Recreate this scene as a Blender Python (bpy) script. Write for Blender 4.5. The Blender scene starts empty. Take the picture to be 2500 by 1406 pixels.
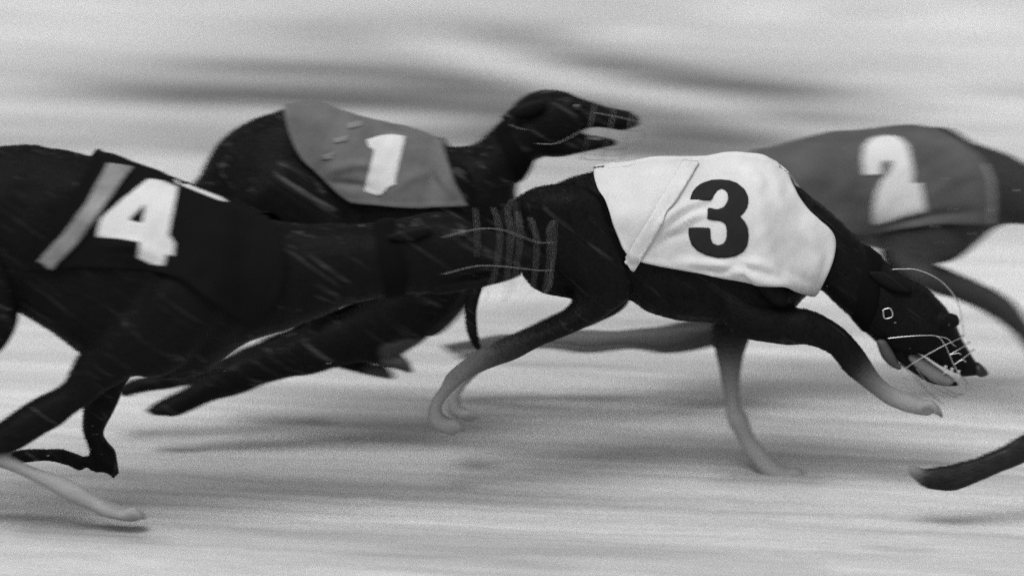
import bpy, bmesh, math, random
import numpy as np
from mathutils import Vector, Matrix, noise, kdtree
from mathutils.bvhtree import BVHTree
from mathutils.geometry import delaunay_2d_cdt

random.seed(7); rng = np.random.default_rng(7)
scene = bpy.context.scene
COL = scene.collection

# ------------------------------------------------------------------ camera
D, PPM, PITCH = 10.0, 1333.0, math.radians(13.0)     # telephoto from a low stand, 10 m away
TARGET = Vector((0, 0, 0.367))
FPX = D * PPM
RIGHT = Vector((1, 0, 0))
FWD = Vector((0, math.cos(PITCH), -math.sin(PITCH)))
UP = Vector((0, math.sin(PITCH), math.cos(PITCH)))
EYE = TARGET - FWD * D
cam_d = bpy.data.cameras.new('camera'); cam = bpy.data.objects.new('camera', cam_d); COL.objects.link(cam)
cam_d.sensor_width = 36.0; cam_d.lens = FPX / 2500 * 36.0
cam_d.clip_start = 0.5; cam_d.clip_end = 2000
cam.matrix_world = Matrix((
    (RIGHT.x, UP.x, -FWD.x, EYE.x), (RIGHT.y, UP.y, -FWD.y, EYE.y), (RIGHT.z, UP.z, -FWD.z, EYE.z), (0, 0, 0, 1)))
scene.camera = cam
cam_d.dof.use_dof = True
cam_d.dof.focus_distance = D - 0.09
cam_d.dof.aperture_fstop = 1.75
cam_d.dof.aperture_ratio = 0.19          # anamorphic lens

# ------------------------------------------------------------------ sky and sun (soft overcast day, black and white)
SUN_EL, SUN_AZ = math.radians(62), math.radians(200)
world = bpy.data.worlds.new('World'); scene.world = world; world.use_nodes = True
wn = world.node_tree; wn.nodes.clear()
wo = wn.nodes.new('ShaderNodeOutputWorld'); wb = wn.nodes.new('ShaderNodeBackground')
sky = wn.nodes.new('ShaderNodeTexSky'); sky.sky_type = 'NISHITA'; sky.sun_disc = False
sky.sun_elevation = SUN_EL; sky.sun_rotation = SUN_AZ; sky.dust_density = 4.0; sky.air_density = 1.0
bw = wn.nodes.new('ShaderNodeRGBToBW')
wn.links.new(sky.outputs[0], bw.inputs[0]); wn.links.new(bw.outputs[0], wb.inputs[0])
wn.links.new(wb.outputs[0], wo.inputs[0]); wb.inputs[1].default_value = 0.13
sl = bpy.data.lights.new('sun', 'SUN'); sl.energy = 1.0; sl.angle = math.radians(32); sl.color = (1, 1, 1)
sun = bpy.data.objects.new('sun', sl); COL.objects.link(sun)
sd = Vector((math.sin(SUN_AZ) * math.cos(SUN_EL), math.cos(SUN_AZ) * math.cos(SUN_EL), math.sin(SUN_EL)))
sun.rotation_euler = sd.to_track_quat('Z', 'Y').to_euler(); sun.location = (0, 0, 6)
vs = scene.view_settings
vs.view_transform = 'Standard'; vs.look = 'None'; vs.gamma = 1; vs.exposure = 0.22
vs.use_curve_mapping = False
scene.cycles.use_denoising = False
scene.cycles.use_adaptive_sampling = False

# ------------------------------------------------------------------ helpers
def ray(px, py):
    return (FWD + RIGHT * ((px - 1250) / FPX) + UP * ((703 - py) / FPX)).normalized()
def P(px, py, Y=0.0):
    d = ray(px, py); return EYE + d * ((Y - EYE.y) / d.y)
def G(px, py):
    d = ray(px, py); return EYE + d * (-EYE.z / d.z)
def crop(ox, oy, s, pts): return [(ox + x * s, oy + y * s) for x, y in pts]

def cr(a, b, c, d, t):
    return 0.5 * ((2 * b) + (-a + c) * t + (2 * a - 5 * b + 4 * c - d) * t * t + (-a + 3 * b - 3 * c + d) * t ** 3)
def spline(arr, sub):
    arr = np.asarray(arr, float); n = len(arr); out = []
    for i in range(n - 1):
        a = arr[max(i - 1, 0)]; b = arr[i]; c = arr[i + 1]; d = arr[min(i + 2, n - 1)]
        for k in range(sub): out.append(cr(a, b, c, d, k / sub))
    out.append(arr[-1]); return np.array(out)
def resample(pts, n, smooth=True):
    p = np.asarray(pts, float)
    if smooth and len(p) > 2: p = spline(p, 8)
    s = np.concatenate([[0], np.cumsum(np.linalg.norm(np.diff(p, axis=0), axis=1))])
    t = np.linspace(0, s[-1], n)
    return np.stack([np.interp(t, s, p[:, k]) for k in range(p.shape[1])], 1)

def mesh_obj(name, verts, faces, mat, parent=None, smooth=True, world_parent=None):
    me = bpy.data.meshes.new(name); me.from_pydata([tuple(v) for v in verts], [], faces); me.update()
    return link_mesh(name, me, mat, parent, smooth)
def link_mesh(name, me, mat, parent=None, smooth=True):
    o = bpy.data.objects.new(name, me); COL.objects.link(o)
    if mat: me.materials.append(mat)
    if smooth:
        me.polygons.foreach_set('use_smooth', [True] * len(me.polygons))
    if parent:
        o.parent = parent
        if parent.type == 'EMPTY': o.location = -parent.location
    return o
def tag(o, label, cat, group=None, kind=None):
    if label: o['label'] = label
    if cat: o['category'] = cat
    if group: o['group'] = group
    if kind: o['kind'] = kind
    return o
def solid(o, t, off=1.0):
    m = o.modifiers.new('thickness', 'SOLIDIFY'); m.thickness = t; m.offset = off

def tube(name, pts, r, mat, parent, n=6, taper=None, sub=6):
    """round wire or cord through 3-D points"""
    p = spline([tuple(v) for v in pts], sub) if len(pts) > 2 else np.array([tuple(v) for v in pts])
    m = len(p); tan = np.gradient(p, axis=0); tan /= np.linalg.norm(tan, axis=1)[:, None] + 1e-9
    V = []; F = []; ref = np.array([0.3, -0.9, 0.25])
    for i in range(m):
        a = np.cross(tan[i], ref); a /= np.linalg.norm(a) + 1e-9; b = np.cross(tan[i], a)
        rr = r if taper is None else r * np.interp(i / (m - 1), np.linspace(0, 1, len(taper)), taper)
        for k in range(n):
            th = 2 * math.pi * k / n; V.append(p[i] + rr * (a * math.cos(th) + b * math.sin(th)))
    for i in range(m - 1):
        for k in range(n):
            F.append((i * n + k, i * n + (k + 1) % n, (i + 1) * n + (k + 1) % n, (i + 1) * n + k))
    F.append(tuple(range(n))[::-1]); F.append(tuple((m - 1) * n + k for k in range(n)))
    return mesh_obj(name, V, F, mat, parent)

# ------------------------------------------------------------------ materials
def nodes(name):
    m = bpy.data.materials.new(name); m.use_nodes = True; nt = m.node_tree
    b = nt.nodes['Principled BSDF']; return m, nt, b
def N(nt, t, **kw):
    n = nt.nodes.new(t)
    for k, v in kw.items():
        if hasattr(n, k): setattr(n, k, v)
        else: n.inputs[k].default_value = v
    return n
def grey(v): return (v, v, v, 1)

def mat_plain(name, v, rough=0.5, metal=0.0, spec=0.5, bump=0.0, scale=300):
    m, nt, b = nodes(name)
    tc = N(nt, 'ShaderNodeTexCoord'); nz = N(nt, 'ShaderNodeTexNoise', Scale=scale, Detail=4.0)
    nt.links.new(tc.outputs['Object'], nz.inputs['Vector'])
    mr = N(nt, 'ShaderNodeMapRange'); mr.inputs[3].default_value = v * 0.8; mr.inputs[4].default_value = v * 1.2
    nt.links.new(nz.outputs[0], mr.inputs[0]); nt.links.new(mr.outputs[0], b.inputs['Base Color'])
    b.inputs['Roughness'].default_value = rough; b.inputs['Metallic'].default_value = metal
    b.inputs['Specular IOR Level'].default_value = spec
    if bump:
        bp = N(nt, 'ShaderNodeBump', Strength=bump, Distance=0.001)
        nt.links.new(nz.outputs[0], bp.inputs['Height']); nt.links.new(bp.outputs[0], b.inputs['Normal'])
    return m

def mat_coat(name, base, streak, angle, pale=0.3, amount=0.5):
    """short dog coat: dark hair, highlight streaks painted along the lie of the hair, pale lower legs where 'pale' is set"""
    m, nt, b = nodes(name); L = nt.links.new
    tc = N(nt, 'ShaderNodeTexCoord')
    mp = N(nt, 'ShaderNodeMapping'); mp.inputs['Rotation'].default_value = (0, -angle, 0)
    L(tc.outputs['Object'], mp.inputs[0])
    mp2 = N(nt, 'ShaderNodeMapping'); mp2.inputs['Scale'].default_value = (1.1, 50, 75); L(mp.outputs[0], mp2.inputs[0])
    n1 = N(nt, 'ShaderNodeTexNoise', Scale=1.0, Detail=5.0, Roughness=0.65, Distortion=0.4); L(mp2.outputs[0], n1.inputs['Vector'])
    mp3 = N(nt, 'ShaderNodeMapping'); mp3.inputs['Scale'].default_value = (45, 420, 420); L(mp.outputs[0], mp3.inputs[0])
    n2 = N(nt, 'ShaderNodeTexNoise', Scale=1.0, Detail=3.0, Roughness=0.6); L(mp3.outputs[0], n2.inputs['Vector'])
    n3 = N(nt, 'ShaderNodeTexNoise', Scale=7.0, Detail=2.0); L(tc.outputs['Object'], n3.inputs['Vector'])
    r1 = N(nt, 'ShaderNodeMapRange'); r1.inputs[1].default_value = 0.57; r1.inputs[2].default_value = 0.72; L(n1.outputs[0], r1.inputs[0])
    r3 = N(nt, 'ShaderNodeMapRange'); r3.inputs[1].default_value = 0.32; r3.inputs[2].default_value = 0.58; L(n3.outputs[0], r3.inputs[0])
    mu = N(nt, 'ShaderNodeMath', operation='MULTIPLY'); L(r1.outputs[0], mu.inputs[0]); L(r3.outputs[0], mu.inputs[1])
    mu2 = N(nt, 'ShaderNodeMath', operation='MULTIPLY'); L(mu.outputs[0], mu2.inputs[0]); mu2.inputs[1].default_value = amount
    mx = N(nt, 'ShaderNodeMix', data_type='RGBA'); mx.inputs[6].default_value = grey(base); mx.inputs[7].default_value = grey(streak)  # streak tone paints the coat's highlights into its colour
    L(mu2.outputs[0], mx.inputs[0])
    at = N(nt, 'ShaderNodeAttribute', attribute_name='pale')
    fr = N(nt, 'ShaderNodeMapRange'); fr.inputs[3].default_value = 0.75; fr.inputs[4].default_value = 1.25; L(n2.outputs[0], fr.inputs[0])
    mf = N(nt, 'ShaderNodeMath', operation='MULTIPLY', use_clamp=True); L(at.outputs['Fac'], mf.inputs[0]); L(fr.outputs[0], mf.inputs[1])
    mx2 = N(nt, 'ShaderNodeMix', data_type='RGBA'); mx2.inputs[7].default_value = grey(pale)
    L(mf.outputs[0], mx2.inputs[0]); L(mx.outputs[2], mx2.inputs[6])
    L(mx2.outputs[2], b.inputs['Base Color'])
    b.inputs['Roughness'].default_value = 0.5; b.inputs['Specular IOR Level'].default_value = 0.08
    ad = N(nt, 'ShaderNodeMath', operation='ADD'); L(n1.outputs[0], ad.inputs[0]); L(n2.outputs[0], ad.inputs[1])
    bp = N(nt, 'ShaderNodeBump', Strength=0.5, Distance=0.003); L(ad.outputs[0], bp.inputs['Height']); L(bp.outputs[0], b.inputs['Normal'])
    return m

def mat_cloth(name, v, rough=0.85, stain=0.12, weave=0.35):
    m, nt, b = nodes(name); L = nt.links.new
    tc = N(nt, 'ShaderNodeTexCoord')
    n1 = N(nt, 'ShaderNodeTexNoise', Scale=14.0, Detail=6.0, Roughness=0.6); L(tc.outputs['Object'], n1.inputs['Vector'])
    n2 = N(nt, 'ShaderNodeTexNoise', Scale=420.0, Detail=2.0); L(tc.outputs['Object'], n2.inputs['Vector'])
    r1 = N(nt, 'ShaderNodeMapRange'); r1.inputs[1].default_value = 0.3; r1.inputs[2].default_value = 0.7
    r1.inputs[3].default_value = v * (1 - stain); r1.inputs[4].default_value = v * (1 + stain * 0.6); L(n1.outputs[0], r1.inputs[0])
    r2 = N(nt, 'ShaderNodeMapRange'); r2.inputs[3].default_value = 0.82; r2.inputs[4].default_value = 1.18; L(n2.outputs[0], r2.inputs[0])
    mu = N(nt, 'ShaderNodeMath', operation='MULTIPLY'); L(r1.outputs[0], mu.inputs[0]); L(r2.outputs[0], mu.inputs[1])
    L(mu.outputs[0], b.inputs['Base Color'])
    b.inputs['Roughness'].default_value = rough; b.inputs['Specular IOR Level'].default_value = 0.1
    bp = N(nt, 'ShaderNodeBump', Strength=weave, Distance=0.001); L(n2.outputs[0], bp.inputs['Height']); L(bp.outputs[0], b.inputs['Normal'])
    return m

M = {}
M['white_cloth'] = mat_cloth('white_jacket_cloth', 0.60)
M['red_cloth'] = mat_cloth('mid_grey_jacket_cloth', 0.13, stain=0.3)
M['blue_cloth'] = mat_cloth('grey_jacket_cloth', 0.09, stain=0.3)
M['black_cloth'] = mat_cloth('black_jacket_cloth', 0.004)
M['white_print'] = mat_cloth('white_print', 0.6, stain=0.08)
M['black_print'] = mat_cloth('black_print', 0.02)
M['faded_print'] = mat_cloth('faded_print', 0.19, stain=0.4)
M['grey_band'] = mat_cloth('grey_webbing', 0.24, stain=0.45)
M['white_band'] = mat_cloth('white_webbing', 0.62, stain=0.15)
M['leather'] = mat_plain('black_leather', 0.004, 0.8, spec=0.05, bump=0.3)
M['grey_leather'] = mat_plain('grey_leather', 0.06, 0.55, spec=0.3, bump=0.3)
M['wire'] = mat_plain('bright_wire', 0.75, 0.3, metal=0.9)
M['thin_wire'] = mat_plain('dull_wire', 0.30, 0.5, metal=0.5)
M['tongue'] = mat_plain('tongue', 0.17, 0.5, spec=0.4, bump=0.8, scale=120)
M['tooth'] = mat_plain('tooth', 0.7, 0.3)
M['eye'] = mat_plain('eye', 0.015, 0.08, spec=0.8)
M['nose'] = mat_plain('nose_skin', 0.008, 0.45, bump=0.5, scale=700)

# ------------------------------------------------------------------ the sand track
# damp and raked streaks, plus dog and paw shadows painted dark: (pixel path on the sand, half width px, amount)  + darker, - paler
STREAKS = [
    ([(-100, 195), (500, 228), (1000, 250), (1500, 300)], 16, .30), ([(250, 150), (700, 163), (1050, 180), (1350, 205)], 9, .42),
    ([(-50, 225), (600, 232), (1100, 262)], 9, .18), ([(880, 10), (1200, 88), (1450, 138), (1700, 185), (1950, 232), (2300, 270)], 20, .40),
    ([(900, 70), (1300, 175), (1600, 240), (2050, 330)], 22, -.62), ([(740, 52), (1020, 75)], 14, .22),
    ([(360, 15), (640, 62)], 14, .14), ([(1800, 165), (2100, 190)], 12, .14), ([(1300, 5), (1700, 10)], 12, .16),
    ([(1450, 330), (1750, 345), (2000, 372)], 28, .30), ([(1150, 300), (1500, 320)], 30, .16),
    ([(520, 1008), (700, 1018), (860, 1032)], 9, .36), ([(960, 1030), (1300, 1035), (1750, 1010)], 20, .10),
    ([(960, 1078), (1350, 1097)], 6, .22), ([(1700, 1165), (2080, 1180)], 18, .26), ([(1100, 975), (1800, 965)], 14, .10),  # includes the shadow under the planted forepaw, painted dark
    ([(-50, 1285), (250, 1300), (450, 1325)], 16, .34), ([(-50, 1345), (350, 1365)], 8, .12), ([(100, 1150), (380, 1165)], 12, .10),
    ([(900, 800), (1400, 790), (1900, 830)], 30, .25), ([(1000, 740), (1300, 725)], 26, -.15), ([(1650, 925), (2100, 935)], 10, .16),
    ([(600, 1180), (1700, 1200)], 60, .06), ([(700, 1340), (1900, 1365)], 14, .10), ([(2050, 960), (2500, 1000)], 40, -.10),
]
_r = random.Random(21)
for _k in range(120):
    _x, _y = _r.uniform(-250, 2400), _r.uniform(0, 420) if _k < 80 else _r.uniform(720, 1400)
    _l = _r.uniform(180, 800); _sl = _r.uniform(.02, .09)
    STREAKS.append(([(_x, _y), (_x + _l / 2, _y + _sl * _l / 2 + _r.uniform(-4, 4)), (_x + _l, _y + _sl * _l)], _r.uniform(3, 9), _r.choice((1, 1, -1)) * _r.uniform(.10, .34) * (1 if _y < 500 else .6)))
BROAD = [((1200, 260), (750, 150), .68), ((1750, 330), (380, 90), .35), ((1300, 1120), (800, 240), .20), ((500, 200), (500, 80), .26),
         ((2420, 120), (520, 330), -.20), ((2450, 850), (330, 260), -.20), ((30, 60), (350, 120), -.16), ((60, 1020), (400, 160), -.12)]  # wide brightness falloff painted into the sand tone, darker middle, paler edges
def build_ground():
    xs = np.unique(np.concatenate([np.linspace(-1.6, 1.6, 230), np.linspace(-6, 6, 120), np.linspace(-300, 300, 41)]))
    ys = np.unique(np.concatenate([np.linspace(-1.6, 4.6, 330), np.linspace(-8, 12, 120), np.linspace(-60, 500, 41)]))
    X, Yg = np.meshgrid(xs, ys)
    # image-plane position of each ground point only to lay the streaks where the photograph shows them on the sand
    d = np.stack([X - EYE.x, Yg - EYE.y, 0 * X - EYE.z], -1)
    f = d @ np.array(FWD); f = np.where(f < 0.5, 0.5, f)
    px = 1250 + FPX * (d @ np.array(RIGHT)) / f; py = 703 - FPX * (d @ np.array(UP)) / f
    damp_and_shade = np.zeros_like(X)
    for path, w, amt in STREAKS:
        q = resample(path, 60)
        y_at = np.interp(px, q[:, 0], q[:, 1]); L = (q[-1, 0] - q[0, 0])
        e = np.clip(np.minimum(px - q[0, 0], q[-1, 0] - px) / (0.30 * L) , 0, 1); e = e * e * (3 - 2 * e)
        damp_and_shade += 1.35 * amt * e * np.exp(-((py - y_at) / (w * 1.15)) ** 2)
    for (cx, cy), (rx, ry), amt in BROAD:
        damp_and_shade += 1.15 * amt * np.exp(-((px - cx) / rx) ** 2 - ((py - cy) / ry) ** 2)
    Z = np.zeros_like(X)
    near = (np.abs(X) < 5) & (Yg > -7) & (Yg < 11)
    for i, j in zip(*np.where(near)):
        x, y = X[i, j], Yg[i, j]
        Z[i, j] = 0.010 * noise.noise((x * 0.9, y * 3.0 + 0.2 * x, 3.1)) + 0.004 * noise.noise((x * 3.5, y * 11 + 0.6 * x, 8.0)) \
            + 0.003 * noise.noise((x * 17, y * 22, 1.0))
    ny, nx = X.shape
    V = np.stack([X, Yg, Z], -1).reshape(-1, 3)
    idx = np.arange(nx * ny).reshape(ny, nx)
    F = np.stack([idx[:-1, :-1], idx[:-1, 1:], idx[1:, 1:], idx[1:, :-1]], -1).reshape(-1, 4)
    m, nt, b = nodes('raked_sand'); Lk = nt.links.new
    tc = N(nt, 'ShaderNodeTexCoord')
    mp = N(nt, 'ShaderNodeMapping'); mp.inputs['Rotation'].default_value = (0, 0, math.radians(11)); Lk(tc.outputs['Object'], mp.inputs[0])
    def nzs(sx, sy, det, seed):
        q = N(nt, 'ShaderNodeMapping'); q.inputs['Scale'].default_value = (sx, sy, 1); q.inputs['Location'].default_value = (seed, seed * 2, 0); Lk(mp.outputs[0], q.inputs[0])
        n = N(nt, 'ShaderNodeTexNoise', Scale=1.0, Detail=det, Roughness=0.6); Lk(q.outputs[0], n.inputs['Vector']); return n
    a = nzs(0.35, 4.5, 5.0, 3.3); c = nzs(0.6, 22.0, 4.0, 7.7)
    g = N(nt, 'ShaderNodeTexNoise', Scale=260.0, Detail=2.0, Roughness=0.7); Lk(tc.outputs['Object'], g.inputs['Vector'])
    at = N(nt, 'ShaderNodeAttribute', attribute_name='damp_and_shade')
    def madd(src, k, base):
        q = N(nt, 'ShaderNodeMath', operation='MULTIPLY_ADD'); Lk(src, q.inputs[0]); q.inputs[1].default_value = k
        if isinstance(base, float): q.inputs[2].default_value = base
        else: Lk(base, q.inputs[2])
        return q.outputs[0]
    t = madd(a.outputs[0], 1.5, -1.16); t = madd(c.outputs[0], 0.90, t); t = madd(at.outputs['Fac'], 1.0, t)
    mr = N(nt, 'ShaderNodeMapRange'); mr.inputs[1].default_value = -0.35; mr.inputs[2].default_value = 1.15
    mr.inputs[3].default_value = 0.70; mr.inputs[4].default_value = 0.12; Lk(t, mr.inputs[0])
    gr = N(nt, 'ShaderNodeMapRange'); gr.inputs[1].default_value = 0.25; gr.inputs[2].default_value = 0.75
    gr.inputs[3].default_value = 0.78; gr.inputs[4].default_value = 1.22; Lk(g.outputs[0], gr.inputs[0])
    mu = N(nt, 'ShaderNodeMath', operation='MULTIPLY'); Lk(mr.outputs[0], mu.inputs[0]); Lk(gr.outputs[0], mu.inputs[1])
    Lk(mu.outputs[0], b.inputs['Base Color']); b.inputs['Roughness'].default_value = 0.95; b.inputs['Specular IOR Level'].default_value = 0.1
    bp = N(nt, 'ShaderNodeBump', Strength=0.5, Distance=0.004); Lk(g.outputs[0], bp.inputs['Height']); Lk(bp.outputs[0], b.inputs['Normal'])
    me = bpy.data.meshes.new('sand_track'); me.from_pydata(V.tolist(), [], F.tolist()); me.update()
    at_ = me.attributes.new('damp_and_shade', 'FLOAT', 'POINT'); at_.data.foreach_set('value', damp_and_shade.reshape(-1).astype(np.float32))
    o = link_mesh('ground', me, m); o['kind'] = 'structure'
    return o
build_ground()

# ------------------------------------------------------------------ dogs
class Dog:
    def __init__(s, name, Y, label, cx, coat, voxel=0.0045, fur=(-.8, 0, .25)):
        s.fur = fur
        s.Y = Y; s.coat = coat; s.voxel = voxel; s.V = []; s.F = []; s.st = []; s.pl = []
        p = P(cx, 700, Y); s.root = bpy.data.objects.new(name, None); COL.objects.link(s.root)
        s.root.location = (p.x, Y, 0); s.root.empty_display_size = 0.1
        tag(s.root, label, 'dog', 'racing greyhounds')
    def loft(s, secs, n=22, sub=6, pw=2.3):
        """secs: (upper px, upper py, lower px, lower py, half width m, sideways offset m[, paleness])"""
        A = []
        for q in secs:
            off = q[5] if len(q) > 5 else 0.0; pale = q[6] if len(q) > 6 else 0.0
            U = P(q[0], q[1], s.Y + off); Lw = P(q[2], q[3], s.Y + off)
            A.append([*U, *Lw, q[4], pale])
        A = spline(A, sub)
        c = (A[:, 0:3] + A[:, 3:6]) / 2; a = (A[:, 0:3] - A[:, 3:6]) / 2; w = np.maximum(A[:, 6], 0.004); pl = np.clip(A[:, 7], 0, 1)
        # round end caps
        def cap(i, j):
            t = c[i] - c[j]; t = t / (np.linalg.norm(t) + 1e-9); r = min(np.linalg.norm(a[i]), w[i])
            return [(c[i] + t * r * q, a[i] * k, w[i] * k, pl[i]) for q, k in ((0.35, 0.88), (0.62, 0.62))] , c[i] + t * r * 0.75
        c0, e0 = cap(0, 1); c1, e1 = cap(-1, -2)
        rings = c0[::-1] + [(c[i], a[i], w[i], pl[i]) for i in range(len(c))] + c1
        base = len(s.V)
        for cc, aa, ww, pp in rings:
            for k in range(n):
                th = 2 * math.pi * k / n; co, si = math.cos(th), math.sin(th)
                u = math.copysign(abs(co) ** (2 / pw), co); v = math.copysign(abs(si) ** (2 / pw), si)
                s.V.append(cc + aa * u + np.array([0, ww * v, 0]))
            s.st.append(cc); s.pl.append(pp)
        m = len(rings)
        for i in range(m - 1):
            for k in range(n):
                s.F.append((base + i * n + k, base + i * n + (k + 1) % n, base + (i + 1) * n + (k + 1) % n, base + (i + 1) * n + k))
        s.V.append(e0); i0 = len(s.V) - 1; s.V.append(e1); i1 = len(s.V) - 1
        for k in range(n):
            s.F.append((i0, base + (k + 1) % n, base + k)); e = base + (m - 1) * n
            s.F.append((i1, e + k, e + (k + 1) % n))
    def grow_fur(s):
        """short hair lying back along the body"""
        md = s.body.modifiers.new('fur', 'PARTICLE_SYSTEM'); st = md.particle_system.settings
        st.type = 'HAIR'; st.count = 7000; st.hair_length = 0.009; st.hair_step = 3; st.emit_from = 'FACE'; st.use_emit_random = True
        st.normal_factor = 0.00035; st.object_align_factor = tuple(v * 0.0011 for v in s.fur); st.factor_random = 0.0003
        st.child_type = 'INTERPOLATED'; st.rendered_child_count = 22; st.child_percent = 0; st.clump_factor = 0.25
        st.roughness_1 = 0.0003; st.roughness_2 = 0.0004; st.child_length = 1.0
        st.root_radius = 0.25; st.tip_radius = 0.05; st.radius_scale = 0.001; st.use_hair_bspline = True; st.render_step = 2; st.display_step = 2
        st.material = 1
        md.particle_system.seed = 5
        vg = s.body.vertex_groups.new(name='dark_hair')
        for lv in range(11):
            ids = np.where(np.round(np.clip(1 - 2.5 * s.palev, 0, 1) * 10) == lv)[0].tolist()
            if ids: vg.add(ids, lv / 10, 'REPLACE')
        md.particle_system.vertex_group_density = 'dark_hair'
    def toes(s, x, y, ang, off, pale=0.0, size=1.0):
        """four arched toes at the end of a paw; ang = pointing direction in degrees (0 right, 90 down)"""
        a = math.radians(ang); dx, dy = math.cos(a), math.sin(a); nx, ny = dy, -dx
        for k, o in enumerate((-.017, -.006, .006, .017)):
            L = size * (1.0 if k in (1, 2) else .78)
            q = lambda t, h, r, w: (x + dx * t * L + nx * (h + r), y + dy * t * L + ny * (h + r), x + dx * t * L + nx * (h - r), y + dy * t * L + ny * (h - r), w, off + o * size * 1.1, pale)
            s.loft([q(-14, 2, 12, .009), q(8, 9, 11, .009), q(26, 3, 9, .0085), q(38, -4, 5, .006)], n=10, sub=3)
            s.loft([q(35, -3, 4, .003), q(41, -7, 2, .002)], n=6, sub=2)
    def finish(s, muscle=0.006, smooth=5):
        me = bpy.data.meshes.new('tmp'); me.from_pydata([tuple(v) for v in s.V], [], s.F); me.update()
        bm = bmesh.new(); bm.from_mesh(me); bmesh.ops.recalc_face_normals(bm, faces=bm.faces); bm.to_mesh(me); bm.free()
        o = bpy.data.objects.new('tmp', me); COL.objects.link(o)
        r = o.modifiers.new('r', 'REMESH'); r.mode = 'VOXEL'; r.voxel_size = s.voxel
        k = o.modifiers.new('s', 'SMOOTH'); k.factor = 0.5; k.iterations = smooth
        dg = bpy.context.evaluated_depsgraph_get()
        out = bpy.data.meshes.new_from_object(o.evaluated_get(dg)); bpy.data.objects.remove(o)
        nv = len(out.vertices); co = np.empty(nv * 3, np.float32); out.vertices.foreach_get('co', co); co = co.reshape(-1, 3)
        no = np.empty(nv * 3, np.float32); out.vertices.foreach_get('normal', no); no = no.reshape(-1, 3)
        kd = kdtree.KDTree(len(s.st))
        for i, p in enumerate(s.st): kd.insert(p, i)
        kd.balance(); pale = np.zeros(nv, np.float32); dsp = np.zeros(nv, np.float32)
        for i in range(nv):
            p = co[i]
            hits = kd.find_n(p, 3); ws = [1 / (h[2] + 1e-3) for h in hits]
            pale[i] = sum(w_ * s.pl[h[1]] for w_, h in zip(ws, hits)) / sum(ws)
            dsp[i] = muscle * (noise.noise((p[0] * 11, p[1] * 9, p[2] * 8)) + 0.45 * noise.noise((p[0] * 26 + 5, p[1] * 20, p[2] * 17)))
        co = co + no * dsp[:, None]
        out.vertices.foreach_set('co', co.reshape(-1)); out.update()
        at = out.attributes.new('pale', 'FLOAT', 'POINT'); at.data.foreach_set('value', pale)
        out.name = 'body'
        s.body = link_mesh('body', out, s.coat, s.root)
        s.palev = pale
        if s.fur: s.grow_fur()
        s.bvh = BVHTree.FromPolygons([Vector(v) for v in co], [tuple(p.vertices) for p in out.polygons])
        return s
    def hit(s, px, py, extra=None):
        d = ray(px, py)
        for b in ([extra] if extra else []) + [s.bvh]:
            h = b.ray_cast(EYE, d)
            if h[0] is not None: return h[0], h[1]
        h = s.bvh.find_nearest(P(px, py, s.Y - 0.02)); return h[0], h[1]
    def jacket(s, ridge, rear, front, hem, mat, creases=(), nu=90, nv=56, off=0.009, wr=0.0032):
        T = resample(ridge, nu); B = resample(hem, nu); Lf = resample(rear, nv); Rt = resample(front, nv)
        vv = np.linspace(0, 1, nv) ** 1.5
        Lf = np.stack([np.interp(vv, np.linspace(0, 1, nv), Lf[:, k]) for k in range(2)], 1)
        Rt = np.stack([np.interp(vv, np.linspace(0, 1, nv), Rt[:, k]) for k in range(2)], 1)
        uu = np.linspace(0, 1, nu); Q = np.zeros((nv, nu, 2))
        for i, v in enumerate(vv):
            for j, u in enumerate(uu):
                Q[i, j] = (1 - v) * T[j] + v * B[j] + (1 - u) * Lf[i] + u * Rt[i] - ((1 - u) * (1 - v) * T[0] + u * (1 - v) * T[-1] + (1 - u) * v * B[0] + u * v * B[-1])
        pos = np.zeros((nv, nu, 3))
        for j in range(nu):
            t = P(Q[0, j, 0], Q[0, j, 1], s.Y)
            h = s.bvh.ray_cast(Vector((t.x, s.Y, 3)), Vector((0, 0, -1)))
            z = h[0].z if h[0] is not None else t.z
            pos[0, j] = (t.x, s.Y, z + off * (1.35 if 3 < j < nu - 4 else .8))
            for i in range(1, nv):
                p, n = s.hit(*Q[i, j]); 
                q = p + n * off
                if q.y > s.Y: q.y = s.Y - 0.001
                pos[i, j] = q
        for it in range(26):                                   # cloth bridges the hollows
            q = pos.copy()
            q[1:-1, 1:-1] = 0.5 * pos[1:-1, 1:-1] + 0.125 * (pos[:-2, 1:-1] + pos[2:, 1:-1] + pos[1:-1, :-2] + pos[1:-1, 2:])
            if it < 6: q[1:-1, 0] = 0.5 * pos[1:-1, 0] + 0.25 * (pos[:-2, 0] + pos[2:, 0]); q[1:-1, -1] = 0.5 * pos[1:-1, -1] + 0.25 * (pos[:-2, -1] + pos[2:, -1])
            q[0, 1:-1] = 0.5 * pos[0, 1:-1] + 0.25 * (pos[0, :-2] + pos[0, 2:]); q[-1, 1:-1] = 0.5 * pos[-1, 1:-1] + 0.25 * (pos[-1, :-2] + pos[-1, 2:])
            q[0, :, 1] = s.Y
            pos = q
            if it % 6 == 5:
                for i in range(nv):
                    for j in range(nu):
                        p = Vector(pos[i, j]); h = s.bvh.find_nearest(p)
                        dd = (p - h[0]).dot(h[1])
                        if dd < off * 0.8:
                            k = h[1] * (off * 0.8 - dd); pos[i, j] += np.array([k.x, 0 if i == 0 else k.y, k.z])
        du = np.gradient(pos, axis=1); dv = np.gradient(pos, axis=0); nn = np.cross(du, dv); nn /= np.linalg.norm(nn, axis=2)[..., None] + 1e-9
        if nn[nv // 2, nu // 2, 1] > 0: nn = -nn
        dsp = np.zeros((nv, nu))
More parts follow.
